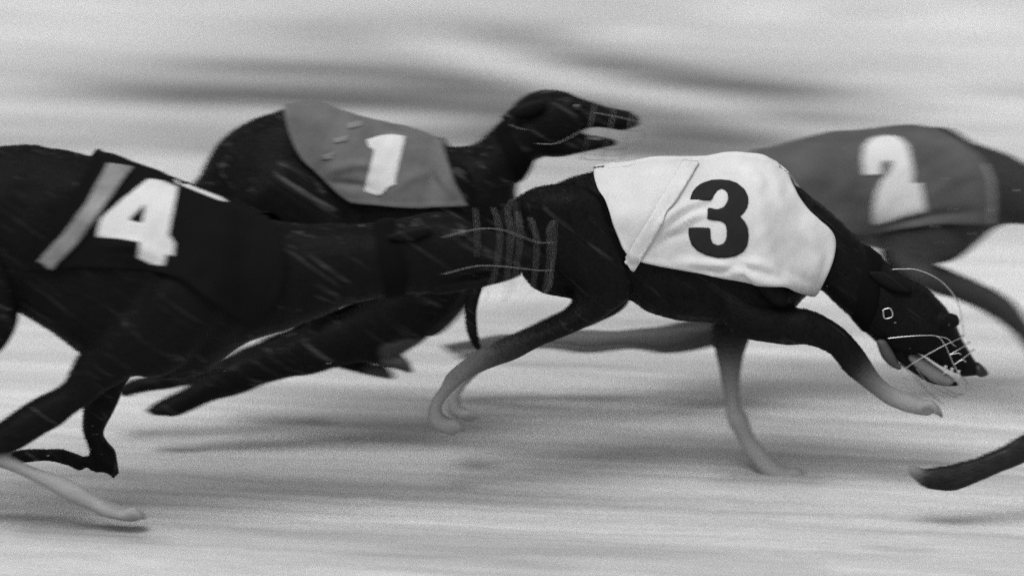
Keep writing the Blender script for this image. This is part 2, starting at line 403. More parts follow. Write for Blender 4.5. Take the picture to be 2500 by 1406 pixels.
        for path, w, hgt in creases:
            c = resample(path, 40)
            for i in range(nv):
                for j in range(nu):
                    dist = np.linalg.norm(c - Q[i, j], axis=1); k = int(dist.argmin())
                    dsp[i, j] += 1.7 * hgt * math.exp(-(dist[k] / w) ** 2) * math.sin(math.pi * min(max(k / 39, 0.04), 0.96)) ** 0.6
        for i in range(nv):
            for j in range(nu):
                x, y = Q[i, j] / 1000
                dsp[i, j] += wr * (noise.noise((x * 14, y * 14, s.Y * 9)) + 0.6 * noise.noise((x * 40 + y * 12, y * 22, s.Y * 5)))
                e = min(i_ for i_ in ((nv - 1 - i) / 3.0, j / 3.0, (nu - 1 - j) / 3.0))
                if e < 1: dsp[i, j] += 0.0016 * (1 - abs(2 * e - 1) * 0.5)
        dsp[0] *= 0.4
        pos = pos + nn * dsp[..., None]; pos[0, :, 1] = s.Y
        far = pos.copy(); far[:, :, 1] = 2 * s.Y - far[:, :, 1]
        allp = np.concatenate([far[::-1], pos[1:]], 0); R_ = allp.shape[0]
        idx = np.arange(R_ * nu).reshape(R_, nu)
        F = np.stack([idx[:-1, :-1], idx[1:, :-1], idx[1:, 1:], idx[:-1, 1:]], -1).reshape(-1, 4).tolist()
        V = allp.reshape(-1, 3)
        o = mesh_obj('jacket', V, F, mat, s.root); solid(o, 0.0025, 0.0)
        s.jk = o; s.jbvh = BVHTree.FromPolygons([Vector(v) for v in V], F)
        return o
    def patch(s, name, poly, mat, holes=(), step=7, off=0.0022, th=0.0012, parent=None, on_jacket=True):
        """flat cloth shape (number, webbing) laid on the jacket"""
        loops = [poly] + list(holes); pts = []; edges = []
        for lp in loops:
            lp = resample(list(lp) + [lp[0]], max(12, int(sum(math.dist(lp[i], lp[(i + 1) % len(lp)]) for i in range(len(lp))) / step)), smooth=False)[:-1]
            b0 = len(pts); pts += [tuple(p) for p in lp]; edges += [(b0 + i, b0 + (i + 1) % len(lp)) for i in range(len(lp))]
        border = np.array(pts)
        def inside(x, y):
            c = False
            for (i, j) in edges:
                (x1, y1), (x2, y2) = border[i], border[j]
                if (y1 > y) != (y2 > y) and x < (x2 - x1) * (y - y1) / (y2 - y1) + x1: c = not c
            return c
        x0, y0 = border.min(0); x1, y1 = border.max(0)
        for x in np.arange(x0, x1, step):
            for y in np.arange(y0, y1, step):
                if inside(x, y) and np.linalg.norm(border - (x, y), axis=1).min() > step * 0.5: pts.append((x, y))
        r = delaunay_2d_cdt([Vector(p) for p in pts], edges, [], 0, 1e-4)
        V2 = r[0]; F = [f for f in r[2] if abs((V2[f[1]] - V2[f[0]]).cross(V2[f[2]] - V2[f[0]])) > 1.0 and inside(sum(V2[i].x for i in f) / len(f), sum(V2[i].y for i in f) / len(f))]
        V = []
        for p in V2:
            q, n = s.hit(p.x, p.y, s.jbvh if on_jacket else None)
            if n.dot(ray(p.x, p.y)) > 0: n = -n
            V.append(q + n * off)
        o = mesh_obj(name, V, F, mat, parent or s.jk)
        bm = bmesh.new(); bm.from_mesh(o.data)
        for f in bm.faces:
            if f.normal.dot(FWD) > 0: f.normal_flip()
        bm.to_mesh(o.data); bm.free()
        solid(o, th, 1.0)
        return o
    def ball(s, name, px, py, r, off, mat, parent=None, sq=(1, 1, 1)):
        bm = bmesh.new(); bmesh.ops.create_uvsphere(bm, u_segments=16, v_segments=10, radius=r)
        c = P(px, py, s.Y + off)
        for v in bm.verts: v.co = Vector((v.co.x * sq[0], v.co.y * sq[1], v.co.z * sq[2])) + c
        me = bpy.data.meshes.new(name); bm.to_mesh(me); bm.free()
        return link_mesh(name, me, mat, parent or s.root)
    def p3(s, px, py, off): return P(px, py, s.Y + off)
    def piece(s, name, secs, mat, n=14, sub=5, parent=None, pw=2.2):
        """a separate lofted part (tongue, ear)"""
        V0, F0, st0, pl0 = s.V, s.F, s.st, s.pl; s.V, s.F, s.st, s.pl = [], [], [], []
        s.loft(secs, n, sub, pw); o = mesh_obj(name, s.V, s.F, mat, parent or s.root)
        s.V, s.F, s.st, s.pl = V0, F0, st0, pl0; return o
    def basket(s, hoops, wires, r=0.0011, mat=None, bottom=1.0):
        """wire racing muzzle: hoops = (top px, bottom px, half width); wires = 3-D point lists"""
        mat = mat or M['thin_wire']
        e = bpy.data.objects.new('muzzle', None); COL.objects.link(e); e.parent = s.root; e.location = -s.root.location
        e.empty_display_size = 0.02
        hp = []
        for (tx, ty, bx, by, w) in hoops:
            U, Lw = P(tx, ty, s.Y), P(bx, by, s.Y); c = (U + Lw) / 2; a = (U - Lw) / 2
            ring = [c + a * math.cos(t) + Vector((0, -w * math.sin(t), 0)) for t in np.linspace(0, 2 * math.pi, 25)]
            hp.append(ring)
            o = tube('wire', ring, r, mat, None, 6, sub=2); o.parent = e; o.location = (0, 0, 0)
        m = len(hoops)
        for k in (0, 3, 6, 9, 12, 15, 18, 21):
            o = tube('wire', [hp[i][k] for i in range(m)], r, mat, None, 6); o.parent = e
        for w in wires:
            o = tube('wire', w, r, mat, None, 6); o.parent = e
        return e, hp

# ---------- white jacket 3 : head low, sharpest of the pack
def dog3():
    d = Dog('greyhound', 0.0, 'black greyhound in white jacket with black number 3, head lowered in wire muzzle', 1700,
            mat_coat('black_coat', 0.006, 0.06, math.radians(38), pale=0.27, amount=0.7), 0.0040, fur=(-.75, 0, .45))
    d.loft([(1240, 515, 1248, 600, .05), (1290, 474, 1295, 690, .080), (1380, 448, 1392, 725, .088), (1470, 418, 1508, 715, .080),
            (1580, 402, 1588, 760, .088), (1700, 396, 1690, 782, .100), (1800, 392, 1790, 796, .104), (1876, 398, 1890, 790, .098),
            (1930, 440, 1965, 722, .080), (2000, 500, 2003, 705, .064), (2078, 568, 2040, 742, .056), (2148, 628, 2095, 795, .052),
            (2192, 668, 2150, 845, .050), (2246, 694, 2188, 862, .052), (2296, 738, 2222, 862, .049), (2328, 786, 2252, 862, .041),
            (2346, 826, 2288, 884, .031), (2370, 860, 2320, 904, .026), (2394, 888, 2350, 920, .023), (2406, 906, 2382, 921, .014)], sub=8)
    d.loft([(2200, 846, 2172, 868, .036), (2255, 898, 2242, 914, .027), (2300, 924, 2292, 938, .019), (2340, 932, 2336, 943, .012)])     # lower jaw
    d.loft([(2300, 766, 2310, 800, .010, -.036), (2330, 770, 2332, 796, .010, -.030)], n=12)                                          # brow
    d.loft([(2312, 766, 2322, 788, .008, .036), (2334, 776, 2337, 790, .006, .030)], n=12)
    d.loft([(1850, 430, 1870, 520, .02, -.060), (1830, 540, 1900, 620, .035, -.080), (1820, 660, 1930, 730, .04, -.080)])              # shoulder
    d.loft([(1780, 690, 1790, 815, .040, -.062), (1880, 742, 1868, 830, .038, -.066), (1985, 764, 1962, 838, .032, -.064), (2062, 806, 2022, 866, .026, -.062),
            (2112, 862, 2068, 914, .025, -.060, .05), (2146, 916, 2116, 948, .019, -.060, .45), (2190, 950, 2160, 982, .018, -.060, .8),
            (2235, 968, 2215, 1004, .024, -.060, .95), (2275, 985, 2262, 1012, .018, -.060, 1)])                                      # near foreleg reaching
    d.loft([(1740, 760, 1850, 770, .042, .055), (1745, 830, 1822, 840, .034, .058, .1), (1758, 900, 1806, 905, .024, .058, .55), (1773, 985, 1808, 985, .018, .058, .92),
            (1778, 1030, 1826, 1020, .023, .058, .97), (1808, 1084, 1842, 1068, .017, .058, 1), (1846, 1140, 1878, 1112, .021, .058, 1), (1890, 1178, 1910, 1140, .027, .058, 1), (1952, 1182, 1955, 1160, .020, .058, 1)])
    for off, dx, dy in ((-.062, 0, 0), (.060, 46, -26)):                                                                             # hind legs thrown back
        d.loft([(1270 + dx, 500, 1480 + dx * .3, 500, .045, off), (1300 + dx, 600, 1530 + dx * .2, 640, .050, off), (1400 + dx, 710, 1536, 722, .042, off),
                (1360 + dx, 772 + dy, 1436 + dx, 794 + dy, .034, off), (1262 + dx, 818 + dy, 1296 + dx, 856 + dy, .026, off, .05), (1178 + dx, 862 + dy, 1200 + dx, 892 + dy, .020, off, .25),
                (1118 + dx, 902 + dy, 1142 + dx, 930 + dy, .020, off, .55), (1068 + dx, 950 + dy, 1102 + dx, 964 + dy, .018, off, .85), (1044 + dx, 1000 + dy, 1080 + dx, 996 + dy, .019, off, 1),
                (1050 + dx, 1040 + dy, 1088 + dx, 1018 + dy, .024, off, 1), (1100 + dx, 1056 + dy, 1112 + dx, 1034 + dy, .022, off, 1)])
    for off, dx, dy in ((-.062, 0, 0), (.060, 46, -26)):                                                                             # point of the hock
        d.loft([(1172 + dx, 850 + dy, 1190 + dx, 868 + dy, .008, off, .3), (1122 + dx, 884 + dy, 1142 + dx, 902 + dy, .010, off, .5), (1088 + dx, 912 + dy, 1112 + dx, 924 + dy, .011, off, .6), (1074 + dx, 940 + dy, 1090 + dx, 946 + dy, .009, off, .8)], n=10)
    tl = [(1245, 540), (1205, 600), (1170, 690), (1150, 760), (1160, 830), (1190, 880)]
    d.loft([(x - 15 * k, y, x + 15 * k, y + 6, .012 * k, .01) for (x, y), k in zip(tl, (1.3, 1.1, .9, .75, .6, .4))], n=10)
    d.toes(2266, 994, 25, -.060, 1); d.toes(1936, 1166, 4, .058, 1); d.toes(1098, 1042, 0, -.062, 1, .9); d.toes(1140, 1016, 0, .060, 1, .9)
    d.finish()
    d.jacket([(1475, 402), (1600, 395), (1700, 389), (1810, 386), (1880, 394), (1903, 398)],
             [(1475, 402), (1452, 437), (1478, 520), (1503, 580), (1540, 628)],
             [(1903, 398), (1915, 432), (1937, 478), (1980, 530), (2034, 579), (2030, 640), (2005, 690), (1985, 714)],
             [(1540, 628), (1600, 645), (1680, 658), (1760, 673), (1850, 690), (1930, 708), (1985, 714)], M['white_cloth'],
             creases=[([(1600, 562), (1650, 520), (1700, 496), (1745, 486)], 9, .006), ([(1640, 560), (1690, 532), (1735, 522)], 7, .005),
                      ([(1600, 600), (1640, 575), (1690, 565)], 8, -.004), ([(1655, 636), (1720, 642), (1790, 650), (1850, 672)], 9, .006),
                      ([(1690, 650), (1760, 655), (1820, 640)], 8, -.005), ([(1790, 640), (1850, 640), (1890, 662)], 8, .005),
                      ([(1740, 668), (1820, 660), (1880, 690), (1960, 700)], 9, .005), ([(1890, 668), (1950, 690), (1990, 694)], 7, .004),
                      ([(1960, 560), (1990, 600), (1985, 660)], 16, .003), ([(1880, 420), (1900, 500), (1960, 580)], 12, .002)])
    f = lambda p: crop(1400, 330, .35556, p)
    d.patch('number_print', f([(803, 448), (812, 400), (836, 366), (880, 334), (950, 314), (1010, 310), (1070, 316), (1126, 336), (1176, 376), (1200, 420), (1205, 460), (1194, 506), (1168, 540), (1142, 560),
        (1176, 590), (1200, 636), (1206, 690), (1198, 752), (1166, 798), (1110, 830), (1050, 842), (980, 840), (910, 822), (850, 790), (810, 746), (792, 690), (790, 634), (940, 636),
        (944, 706), (958, 742), (994, 756), (1034, 742), (1053, 700), (1053, 640), (1040, 604), (1006, 588), (960, 584), (918, 576), (924, 500), (986, 512), (1034, 496), (1060, 456), (1062, 420), (1050, 386), (1018, 370), (988, 382), (966, 416), (950, 448)]),
        M['black_print'])
    d.patch('strap', [(1668, 398), (1600, 508), (1517, 643), (1548, 662), (1632, 520), (1708, 402)], M['white_band'], off=.0050, th=.0025)
    # face, muzzle and collar
    hd = d.body
    d.ball('eye', 2314, 788, .0075, -.0385, M['eye'])
    d.piece('tongue', [(2226, 858, 2214, 880, .020, -.004), (2256, 872, 2236, 906, .022, -.006), (2292, 898, 2268, 930, .021, -.006), (2326, 922, 2308, 940, .014, -.006)], M['tongue'])
    d.piece('nose', [(2392, 886, 2380, 914, .017), (2405, 898, 2394, 919, .017), (2411, 907, 2404, 917, .011)], M['nose'])
    for k, (x, y) in enumerate(((2338, 908), (2322, 902), (2306, 896))):
        d.piece('tooth', [(x, y - 4, x + 6, y - 3, .004, -.020), (x - 1, y + 8, x + 3, y + 9, .003, -.020), (x - 2, y + 16, x, y + 16, .001, -.020)], M['tooth'], n=8, sub=2)
    for off, dy in ((-.052, 0), (.052, -8)):
        d.piece('ear', [(2226, 694 + dy, 2218, 716 + dy, .006, off * .9), (2196, 674 + dy, 2184, 712 + dy, .007, off * .92), (2158, 664 + dy, 2150, 696 + dy, .005, off * .96), (2126, 662 + dy, 2124, 674 + dy, .003, off)], M['leather'] if False else d.coat, n=10)
    Y = d.p3
    w = [
        [Y(2166, 826, -.060), Y(2205, 822, -.062), Y(2250, 819, -.060), Y(2288, 821, -.054), Y(2307, 842, -.046), Y(2318, 866, -.042), Y(2329, 890, -.039), Y(2345, 918, -.034), Y(2372, 958, -.012)],
        [Y(2288, 821, -.054), Y(2312, 826, -.046), Y(2326, 840, -.040), Y(2333, 846, -.034)],
        [Y(2307, 842, -.040), Y(2330, 832, -.032), Y(2351, 822, -.012), Y(2353, 818, .012), Y(2336, 826, .036)],
        [Y(2318, 866, -.038), Y(2342, 852, -.030), Y(2366, 838, -.010), Y(2366, 834, .012), Y(2350, 842, .034)],
        [Y(2329, 890, -.036), Y(2352, 874, -.028), Y(2376, 856, -.010), Y(2378, 852, .010), Y(2362, 862, .032)],
        [Y(2307, 842, -.040), Y(2270, 862, -.040), Y(2236, 882, -.038), Y(2212, 898, -.034)],
        [Y(2318, 866, -.038), Y(2340, 862, -.036), Y(2346, 866, -.036)], [Y(2329, 890, -.036), Y(2350, 878, -.034), Y(2358, 884, -.032)],
        [Y(2204, 892, -.034), Y(2228, 918, -.030), Y(2256, 950, -.016), Y(2300, 986, 0)],
        [Y(2238, 900, -.034), Y(2262, 932, -.030), Y(2292, 962, -.018), Y(2340, 970, 0)],
        [Y(2276, 918, -.032), Y(2296, 944, -.026), Y(2326, 966, -.012), Y(2352, 962, 0)],
        [Y(2345, 918, -.033), Y(2356, 938, -.022), Y(2366, 954, 0)],
    ]
    e = bpy.data.objects.new('muzzle', None); COL.objects.link(e); e.parent = d.root; e.location = -d.root.location; e.empty_display_size = .02
    for i, q in enumerate(w):
        o = tube('wire', q, .0008 if i < 8 else .0006, M['wire'] if i < 8 else M['thin_wire'], None); o.parent = e
        if i in (0, 5, 8, 9, 10, 11):      # the far side of the basket
            q2 = [Vector((v.x, 2 * d.Y - v.y, v.z)) for v in q]
            o = tube('wire', q2, .0008, M['thin_wire'], None); o.parent = e
    o = tube('wire', [Y(2178, 658, -.012), Y(2200, 657, -.010), Y(2240, 659, -.006), Y(2288, 680, -.002), Y(2322, 712, 0), Y(2342, 748, 0), Y(2350, 790, .005), Y(2352, 820, 0)], .0010, M['wire'], None); o.parent = e
    d.patch('strap', [(2160, 700), (2182, 700), (2186, 830), (2160, 828)], M['leather'], off=.004, th=.002, parent=e, on_jacket=False)
    d.piece('collar', [(2126, 604, 2076, 776, .0560), (2150, 624, 2102, 806, .0555)], M['leather'], n=28, sub=3)
    bk = []
    for x, y in ((2155, 756), (2173, 753), (2178, 772), (2159, 777), (2155, 756)):
        q, n = d.hit(x, y); bk.append(q - FWD * .008)
    o = tube('buckle', bk, .0011, M['wire'], None, sub=4); o.parent = e
    d.piece('chin_pad', [(2140, 838, 2166, 836, .010, -.046), (2152, 870, 2184, 866, .010, -.046), (2172, 892, 2192, 886, .007, -.045), (2192, 902, 2200, 896, .004, -.044)], M['grey_leather'], n=10)
    return d
dog3()

# ---------- mid grey jacket 1 : back arched, head high
def dog1():
    d = Dog('greyhound', 0.27, 'dark greyhound in mid grey jacket with white number 1, back arched and head raised', 900,
            mat_coat('dark_streaked_coat', 0.006, 0.13, math.radians(33), pale=0.3, amount=0.8))
    d.loft([(488, 440, 530, 520, .05), (540, 345, 610, 590, .078), (620, 290, 710, 640, .088), (700, 267, 800, 640, .082), (800, 272, 880, 660, .084),
            (900, 303, 935, 730, .098), (1000, 330, 1000, 795, .104), (1080, 354, 1075, 810, .098), (1128, 362, 1185, 700, .080), (1158, 354, 1262, 560, .068),
            (1195, 328, 1264, 452, .060), (1236, 286, 1302, 396, .054), (1268, 246, 1334, 376, .051), (1320, 224, 1370, 362, .053), (1374, 222, 1402, 338, .048), (1422, 240, 1432, 318, .038),
            (1480, 262, 1476, 313, .029), (1528, 275, 1520, 315, .024), (1554, 287, 1547, 308, .014)], sub=8)
    d.loft([(1340, 322, 1345, 376, .042), (1420, 328, 1418, 370, .032), (1474, 336, 1470, 362, .021), (1504, 342, 1500, 356, .011)])
    d.loft([(1395, 240, 1402, 262, .010, -.036), (1428, 252, 1430, 268, .009, -.030)], n=12)
    d.loft([(1060, 420, 1150, 440, .03, -.062), (1040, 540, 1180, 590, .04, -.078), (980, 660, 1120, 740, .042, -.075), (880, 742, 990, 858, .040, -.066), (750, 798, 840, 894, .032, -.062), (620, 852, 676, 928, .026, -.060),
            (540, 894, 588, 956, .025, -.060), (458, 944, 498, 992, .022, -.060), (408, 968, 432, 1018, .027, -.060), (376, 986, 388, 1012, .020, -.060)])
    d.loft([(990, 620, 1080, 740, .040, .062), (860, 730, 920, 830, .034, .060), (700, 806, 736, 868, .026, .058), (530, 876, 548, 924, .022, .058), (410, 908, 420, 946, .020, .058), (330, 926, 338, 958, .022, .058), (300, 940, 305, 958, .016, .058)])
    for off, dx, dy in ((-.066, 0, 0), (.064, -40, 20)):
        d.loft([(545 + dx, 440, 655 + dx, 330, .040, off * .55), (575 + dx, 505, 740 + dx, 400, .055, off), (680 + dx, 560, 840 + dx, 490, .052, off), (790 + dx, 640, 900 + dx, 600, .040, off),
                (760 + dx, 730 + dy, 830 + dx, 740 + dy, .030, off), (750 + dx, 800 + dy, 796 + dx, 790 + dy, .022, off), (780 + dx, 846 + dy, 806 + dx, 818 + dy, .020, off), (860 + dx, 872 + dy, 868 + dx, 842 + dy, .020, off), (930 + dx, 890 + dy, 938 + dx, 862 + dy, .024, off), (990 + dx, 902 + dy, 992 + dx, 884 + dy, .018, off, .3)])
    tl = [(500, 470), (450, 540), (400, 640), (380, 720), (390, 780)]
    d.loft([(x - 15 * k, y, x + 15 * k, y + 6, .012 * k, 0) for (x, y), k in zip(tl, (1.3, 1.1, .9, .7, .4))], n=10)
    d.toes(398, 996, 165, -.060); d.toes(318, 946, 170, .058); d.toes(972, 890, 20, -.066, .2, .9); d.toes(932, 908, 20, .064, .2, .9)
    d.finish()
    d.jacket([(694, 266), (760, 264), (850, 283), (910, 302), (1000, 327), (1072, 349)], [(694, 266), (704, 325), (738, 398), (790, 450), (862, 492)],
             [(1072, 349), (1098, 420), (1128, 490), (1136, 504)], [(862, 492), (960, 505), (1050, 508), (1136, 504)], M['red_cloth'],
             creases=[([(800, 420), (870, 405), (930, 415)], 10, .004), ([(800, 445), (880, 452), (920, 470)], 10, -.004), ([(940, 330), (1000, 350), (1060, 352)], 10, .004), ([(1060, 390), (1085, 440), (1115, 490)], 10, .004), ([(960, 470), (1000, 440), (1060, 420)], 12, .003)])
    f = lambda p: crop(450, 200, .3557, p)
    d.patch('number_print', f([(1252, 402), (1300, 388), (1345, 374), (1425, 366), (1516, 380), (1480, 540), (1448, 690), (1456, 706), (1396, 730), (1368, 764), (1336, 790), (1236, 756), (1268, 620), (1302, 474), (1262, 452)]), M['white_print'])
    for q in ([(846, 304), (884, 296), (886, 310), (850, 318)], [(814, 340), (850, 332), (848, 346), (816, 352)], [(784, 380), (816, 372), (812, 388), (786, 392)]):
        d.patch('label_print', q, M['faded_print'], step=5)
    d.ball('eye', 1408, 262, .008, -.036, M['eye'])
    d.piece('tongue', [(1370, 338, 1372, 352, .020), (1430, 332, 1430, 346, .018), (1466, 334, 1464, 346, .012)], M['tongue'])
    d.piece('ear', [(1330, 240, 1322, 276, .008, -.052), (1290, 246, 1282, 290, .010, -.056), (1252, 262, 1250, 292, .006, -.058), (1226, 282, 1228, 292, .004, -.055)], d.coat, n=10)
    d.piece('collar', [(1204, 314, 1282, 436, .0610), (1222, 296, 1296, 416, .0590)], M['leather'], n=28, sub=3)
    Y = d.p3
    e, hp = d.basket([(1452, 246, 1420, 388, .046), (1500, 256, 1468, 392, .043), (1545, 270, 1515, 388, .036), (1578, 292, 1560, 356, .020)], [[Y(1246, 304, -.062), Y(1262, 312, -.064), Y(1286, 318, -.062)], [Y(1300, 350, -.05), Y(1360, 350, -.052), Y(1422, 318, -.048)]], r=.0005)
    return d
dog1()

# ---------- black jacket 4 : nearest, on the left
def dog4():
    d = Dog('greyhound', -0.27, 'black greyhound in black jacket with white number 4 and grey band, nearest at left edge', 200,
            mat_coat('black_streaked_coat', 0.005, 0.11, math.radians(35), pale=0.32, amount=0.7))
    d.loft([(-330, 470, -300, 560, .05), (-230, 402, -220, 650, .082), (-100, 367, -100, 710, .09), (40, 358, 10, 740, .084), (160, 370, 110, 800, .09), (300, 406, 225, 880, .100),
            (430, 446, 365, 915, .104), (556, 496, 500, 908, .102), (640, 528, 598, 838, .092), (735, 548, 735, 790, .076), (850, 548, 858, 742, .066), (950, 540, 978, 718, .058),
            (1020, 526, 1040, 716, .054), (1080, 522, 1090, 696, .054), (1138, 534, 1142, 676, .047), (1188, 562, 1192, 664, .036), (1246, 584, 1246, 660, .030), (1296, 602, 1294, 656, .025), (1322, 616, 1318, 648, .014)], sub=8)
    d.loft([(1060, 676, 1066, 716, .040), (1150, 672, 1148, 702, .030), (1220, 662, 1218, 690, .022), (1276, 656, 1274, 676, .014)])
    d.loft([(480, 560, 600, 600, .03, -.062), (380, 660, 560, 760, .045, -.082), (260, 790, 420, 905, .046, -.070), (182, 868, 320, 922, .036, -.064), (146, 938, 216, 984, .028, -.062), (64, 992, 112, 1058, .025, -.062),
            (6, 1030, 24, 1104, .023, -.062), (-60, 1074, -40, 1136, .022, -.062), (-110, 1096, -98, 1150, .024, -.062)])
    d.loft([(260, 780, 430, 860, .045, .060), (226, 880, 330, 905, .034, .060), (214, 975, 284, 988, .026, .060), (208, 1040, 250, 1052, .024, .060), (218, 1080, 262, 1080, .022, .060), (222, 1106, 284, 1098, .026, .060), (236, 1146, 292, 1126, .024, .060), (270, 1160, 296, 1150, .014, .060)])
    d.loft([(-250, 480, -80, 470, .05, .066), (-200, 640, 0, 620, .055, .070), (-130, 760, 40, 740, .046, .068), (-130, 850, -10, 850, .034, .066), (-170, 950, -110, 960, .024, .064), (-190, 1050, -130, 1060, .022, .064), (-150, 1130, -110, 1100, .022, .064),
            (-80, 1158, -70, 1118, .018, .064), (0, 1140, 6, 1104, .017, .064), (80, 1128, 84, 1096, .017, .064), (145, 1132, 152, 1096, .020, .064), (192, 1148, 202, 1114, .023, .064)])
    d.loft([(-240, 500, -90, 490, .05, -.066), (-180, 660, 20, 640, .052, -.068), (-90, 790, 40, 790, .040, -.066), (-110, 900, -30, 900, .028, -.064), (-150, 1010, -90, 1010, .022, -.062), (-110, 1100, -60, 1070, .022, -.062, .2),
            (16, 1146, 36, 1118, .016, -.062, .75), (130, 1196, 150, 1166, .016, -.062, .95), (200, 1236, 226, 1200, .020, -.062, .92), (270, 1264, 284, 1230, .026, -.062, .9), (330, 1270, 334, 1246, .022, -.062, .88)])
    tl = [(-320, 510), (-400, 560), (-480, 640), (-560, 700)]
    d.loft([(x, y - 15 * k, x + 6, y + 15 * k, .012 * k, 0) for (x, y), k in zip(tl, (1.3, 1.1, .8, .5))], n=10)
    d.toes(262, 1138, 55, .060); d.toes(204, 1132, 25, .064); d.toes(318, 1256, 6, -.062, .88); d.toes(-104, 1124, 160, -.062)
    d.finish()
    d.jacket([(232, 388), (300, 404), (430, 444), (556, 494), (640, 526)], [(232, 388), (170, 480), (90, 610), (62, 660)], [(640, 526), (690, 610), (680, 720), (612, 800)],
             [(62, 660), (200, 652), (400, 668), (520, 738), (612, 800)], M['black_cloth'], creases=[([(430, 650), (500, 715), (600, 790)], 12, .006), ([(240, 600), (330, 600), (420, 640)], 12, .005), ([(260, 640), (350, 660), (430, 720)], 12, -.004)])
    f = lambda p: crop(0, 300, .4268, p)
    d.patch('number_print', f([(850, 325), (930, 338), (1016, 375), (990, 510), (965, 640), (1001, 690), (994, 770), (950, 752), (940, 826), (860, 806), (790, 770), (800, 688), (680, 668), (555, 655), (562, 600), (577, 550), (700, 440)]),
            M['white_print'], holes=[f([(830, 468), (812, 576), (770, 566), (738, 556), (780, 515)])])
    d.patch('strap', [(262, 404), (215, 490), (150, 578), (90, 634), (126, 658), (188, 594), (250, 512), (306, 432), (322, 414)], M['grey_band'], off=.0050, th=.0025)
    d.patch('piping', [(424, 442), (540, 486), (556, 498), (536, 494), (430, 452)], M['white_print'], off=.003, step=5)
    d.ball('eye', 1128, 568, .008, -.040, M['eye'])
    d.piece('ear', [(1050, 548, 1046, 572, .006, -.048), (1016, 552, 1012, 588, .007, -.050), (980, 562, 978, 590, .005, -.054), (950, 574, 950, 584, .003, -.056)], d.coat, n=10)
    d.piece('collar', [(928, 537, 950, 728, .0630), (956, 534, 982, 724, .0620)], M['leather'], n=28, sub=3)
    Y = d.p3
    e = bpy.data.objects.new('muzzle', None); COL.objects.link(e); e.parent = d.root; e.location = -d.root.location; e.empty_display_size = .02
    ribs = [(1160, 505, 1166, 560, 1166, 620), (1206, 512, 1222, 590, 1216, 650), (1234, 512, 1246, 585, 1240, 650), (1264, 520, 1270, 590, 1264, 648), (1294, 530, 1310, 600, 1308, 700), (1340, 566, 1342, 600, 1338, 680)]
    ribs = [[(1160, 508), (1165, 560), (1165, 620), (1160, 680)], [(1204, 506), (1218, 550), (1220, 590), (1212, 650), (1200, 690), (1186, 736)], [(1238, 512), (1246, 560), (1244, 620), (1236, 690), (1232, 735)],
            [(1264, 516), (1270, 560), (1268, 610), (1262, 645), (1254, 715)], [(1294, 530), (1308, 572), (1310, 620), (1304, 680), (1300, 715)], [(1340, 560), (1342, 600), (1340, 650), (1334, 690), (1330, 716)]]
    for i, r in enumerate(ribs):
        k = [.050, .047, .044, .041, .036, .026][i]; m = len(r)
        near = [Y(x, y, -k * math.sin(math.pi * (.12 + .76 * j / (m - 1)))) for j, (x, y) in enumerate(r)]
        far = [Vector((v.x + .01, 2 * d.Y - v.y, v.z + .012)) for v in near[::-1]]
        o = tube('wire', near + far + near[:1] if i in (2, 5) else near, .0005, M['thin_wire'], None); o.parent = e
    for y0, y1, kk in ((560, 592, .048), (650, 660, .046)):
        o = tube('wire', [Y(1080, y0 + 20, -.058), Y(1160, y0, -kk - .003), Y(1220, y0, -kk), Y(1270, (y0 + y1) / 2, -kk * .9), Y(1312, y1, -kk * .75), Y(1345, y1, -.02), Y(1350, y1, .01)], .0004, M['thin_wire'], None); o.parent = e
    return d
dog4()

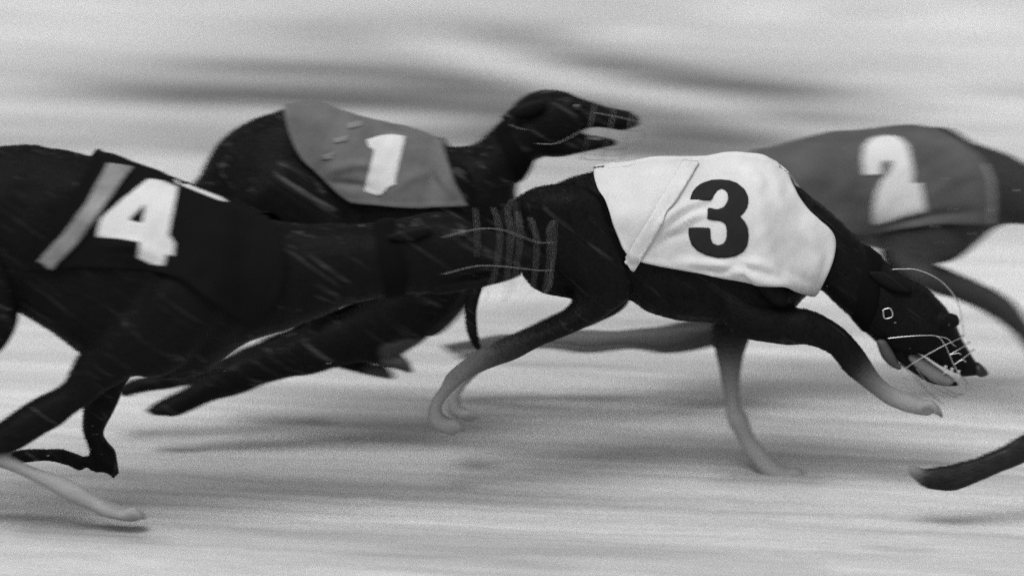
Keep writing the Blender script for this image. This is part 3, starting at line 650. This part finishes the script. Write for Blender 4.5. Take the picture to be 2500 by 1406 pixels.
# ---------- grey jacket 2 : farthest, at full stretch, head beyond the frame
def dog2():
    d = Dog('greyhound', 0.52, 'dark grey greyhound in grey jacket with white number 2, behind the lowered head', 2100,
            mat_coat('grey_coat', 0.040, 0.10, math.radians(30), pale=0.3, amount=0.6))
    d.loft([(1570, 520, 1600, 600, .05), (1650, 445, 1680, 690, .08), (1760, 408, 1790, 700, .086), (1880, 374, 1900, 620, .082), (2000, 344, 2020, 592, .092), (2120, 327, 2140, 602, .100), (2230, 322, 2250, 636, .102),
            (2310, 334, 2345, 626, .096), (2390, 354, 2432, 552, .074), (2480, 390, 2500, 546, .060), (2600, 440, 2600, 575, .054), (2660, 452, 2660, 600, .052), (2720, 470, 2710, 610, .050), (2780, 505, 2760, 610, .042), (2830, 545, 2810, 610, .030), (2890, 580, 2875, 622, .024), (2920, 600, 2910, 622, .014)], sub=8)
    d.loft([(2700, 590, 2690, 625, .036), (2770, 625, 2762, 648, .024), (2830, 640, 2826, 656, .014)])
    d.loft([(2200, 470, 2330, 470, .03, -.062), (2160, 560, 2340, 600, .04, -.075), (2178, 640, 2280, 640, .040, -.066, .3), (2262, 704, 2310, 656, .030, -.062), (2362, 740, 2398, 692, .026, -.060), (2436, 776, 2468, 736, .022, -.060),
            (2480, 812, 2512, 792, .020, -.060), (2524, 878, 2560, 862, .020, -.060), (2562, 936, 2602, 918, .024, -.060), (2610, 962, 2640, 946, .020, -.060)])
    d.loft([(2140, 560, 2300, 600, .04, .062), (2150, 650, 2240, 660, .034, .060), (2200, 740, 2250, 720, .026, .058), (2260, 800, 2290, 770, .022, .058), (2240, 840, 2276, 850, .020, .058), (2200, 860, 2220, 890, .022, .058)])
    for off, dx, dy in ((-.062, 0, 0), (.062, 30, 14)):
        d.loft([(1600 + dx, 560, 1800 + dx, 500, .045, off), (1680 + dx, 680, 1850 + dx, 640, .05, off), (1750 + dx, 770 + dy, 1850 + dx, 745 + dy, .040, off), (1640 + dx, 792 + dy, 1660 + dx, 844 + dy, .026, off, .15), (1500 + dx, 808 + dy, 1510 + dx, 842 + dy, .018, off, .4), (1390 + dx, 812 + dy, 1396 + dx, 842 + dy, .018, off, .6),
                (1280 + dx, 816 + dy, 1282 + dx, 838 + dy, .014, off, .75), (1170 + dx, 826 + dy, 1172 + dx, 850 + dy, .018, off, .85), (1090 + dx, 836 + dy, 1092 + dx, 854 + dy, .016, off, .9)])
    tl = [(1580, 540), (1530, 580), (1500, 640), (1500, 690)]
    d.loft([(x - 15 * k, y, x + 15 * k, y + 6, .012 * k, 0) for (x, y), k in zip(tl, (1.3, 1.1, .8, .5))], n=10)
    d.toes(2620, 952, 30, -.060); d.toes(1108, 846, 180, -.062, .9, .8); d.toes(1138, 860, 180, .062, .9, .8); d.toes(2212, 872, 140, .058)
    d.finish()
    d.jacket([(1850, 384), (2000, 344), (2150, 325), (2288, 328)], [(1850, 384), (1845, 470), (1860, 560)], [(2288, 328), (2345, 360), (2404, 402), (2426, 470), (2420, 545)],
             [(1860, 560), (2000, 566), (2140, 568), (2260, 552), (2380, 545), (2420, 545)], M['blue_cloth'], creases=[([(2060, 345), (2080, 420), (2050, 500)], 8, .003), ([(2150, 555), (2250, 530), (2380, 515)], 12, -.006), ([(2200, 420), (2280, 370), (2330, 360)], 14, .003), ([(2240, 500), (2320, 440), (2400, 420)], 14, .003), ([(2410, 395), (2426, 470), (2420, 540)], 6, .004)])
    f = lambda p: crop(1850, 280, .35558, p)
    d.patch('number_print', f([(728, 420), (718, 300), (732, 222), (780, 170), (880, 148), (966, 160), (1026, 212), (1052, 310), (1070, 406), (1062, 470), (1084, 476), (1116, 464), (1136, 560), (1152, 664), (1000, 700), (900, 732), (793, 756),
        (797, 640), (812, 536), (846, 462), (896, 406), (924, 356), (912, 322), (878, 320), (852, 342), (846, 414)]), M['white_print'])
    d.patch('piping', [(2398, 400), (2408, 404), (2427, 440), (2430, 480), (2425, 545), (2414, 544), (2419, 480), (2414, 440)], M['grey_band'], off=.003, step=5)
    d.ball('eye', 2790, 530, .008, -.038, M['eye'])
    d.piece('ear', [(2690, 480, 2686, 510, .008, -.052), (2650, 480, 2644, 520, .010, -.056), (2610, 490, 2608, 515, .006, -.058)], d.coat, n=10)
    d.basket([(2800, 500, 2780, 660, .046), (2850, 530, 2830, 670, .043), (2895, 560, 2880, 668, .036), (2930, 590, 2920, 640, .020)], [], r=.0005)
    return d
dog2()

# ---------- leading dog: only its tail hangs into the picture at the right
def dog5():
    d = Dog('greyhound', -0.30, 'dark furry curved tail of a greyhound leaving at the right edge', 2950,
            mat_coat('charcoal_coat', 0.020, 0.12, math.radians(-20), pale=0.3, amount=0.8), 0.006, fur=(-1.6, 0, .3))
    ox, oy = 1330, 250
    S = lambda L: d.loft([(a[0] + ox, a[1] + oy, a[2] + ox, a[3] + oy) + tuple(a[4:]) for a in L], sub=6)
    S([(1570, 520, 1600, 600, .05), (1650, 445, 1680, 690, .08), (1760, 408, 1790, 700, .086), (1880, 374, 1900, 660, .082), (2000, 344, 2020, 700, .092), (2120, 327, 2140, 720, .100), (2230, 322, 2250, 700, .102),
       (2310, 334, 2345, 626, .096), (2390, 354, 2432, 552, .074), (2480, 390, 2500, 546, .060), (2600, 440, 2600, 575, .054), (2660, 452, 2660, 600, .052), (2720, 470, 2710, 610, .050), (2780, 505, 2760, 610, .042), (2830, 545, 2810, 610, .030), (2890, 580, 2875, 622, .024), (2920, 600, 2910, 622, .014)])
    for off, dx in ((-.062, 0), (.062, 50)):
        S([(2200 + dx, 520, 2330 + dx, 520, .04, off), (2190 + dx, 650, 2290 + dx, 650, .036, off), (2200 + dx, 760, 2250 + dx, 760, .024, off), (2210 + dx, 880, 2250 + dx, 880, .022, off), (2215 + dx, 960, 2260 + dx, 950, .024, off), (2270 + dx, 985, 2275 + dx, 965, .018, off)])
        S([(1600 + dx, 560, 1780 + dx, 520, .05, off), (1680 + dx, 680, 1840 + dx, 640, .05, off), (1730 + dx, 760, 1810 + dx, 740, .034, off), (1660 + dx, 830, 1710 + dx, 850, .024, off), (1660 + dx, 920, 1700 + dx, 910, .020, off), (1700 + dx, 985, 1730 + dx, 955, .024, off), (1770 + dx, 990, 1772 + dx, 972, .018, off)])
    tl = [(2925, 800, 34), (2860, 850, 33), (2770, 915, 31), (2680, 985, 30), (2590, 1048, 29), (2500, 1097, 28), (2400, 1140, 28), (2320, 1166, 26), (2262, 1168, 20), (2226, 1148, 13)]
    secs = []
    for i, (x, y, r) in enumerate(tl):
        a = tl[max(i - 1, 0)]; b = tl[min(i + 1, len(tl) - 1)]; tx, ty = b[0] - a[0], b[1] - a[1]; L = math.hypot(tx, ty); nx, ny = -ty / L, tx / L
        secs.append((x + nx * r, y + ny * r, x - nx * r, y - ny * r, r / PPM * .95, 0, [0, .6, .6][max(0, i - 8)]))
    d.loft(secs, n=14)
    d.finish(smooth=3)
dog5()

# ---------- sand thrown up by the paws
def flung_sand():
    V = []; F = []
    base = [Vector(v) for v in ((1, 0, 0), (-1, 0, 0), (0, 1, 0), (0, -1, 0), (0, 0, 1), (0, 0, -1))]
    tri = [(0, 2, 4), (2, 1, 4), (1, 3, 4), (3, 0, 4), (2, 0, 5), (1, 2, 5), (3, 1, 5), (0, 3, 5)]
    src = [(1930, 1165, .06, 70), (1080, 1040, -.05, 60), (330, 1300, -.3, 50), (250, 1150, -.3, 25), (1100, 860, .4, 25), (2250, 1000, -.06, 20)]
    for px, py, Y, n in src:
        c = P(px, py, Y)
        for k in range(n):
            q = c + Vector((-abs(random.gauss(0, .16)), random.gauss(0, .07), random.gauss(.03, .07)))
            if q.z < .004: q.z = .004 + random.random() * .004
            r = .0006 + .0016 * random.random() ** 3; b0 = len(V); a = random.random() * 6
            for v in base:
                V.append(q + Vector((v.x * math.cos(a) - v.z * math.sin(a), v.y, v.x * math.sin(a) + v.z * math.cos(a))) * r * random.uniform(.6, 1.3))
            F += [tuple(b0 + i for i in t) for t in tri]
    for x0, x1, y0, y1, Y, n in ((2280, 2500, 420, 700, .36, 8),):
        for k in range(n):
            q = P(random.uniform(x0, x1), random.uniform(y0, y1), Y + random.uniform(-.12, .03)); r = .0007 + .0014 * random.random() ** 2; b0 = len(V)
            for v in base: V.append(q + Vector((v.x * 1.6 + v.z * .5, v.y, v.z - v.x * .7)) * r * random.uniform(.6, 1.3))
            F += [tuple(b0 + i for i in t) for t in tri]
    o = mesh_obj('flung_sand', V, F, mat_plain('sand_grain', 0.42, 0.9), smooth=False)
    tag(o, 'pale grains of sand flung up around the paws', 'sand', kind='stuff')
flung_sand()
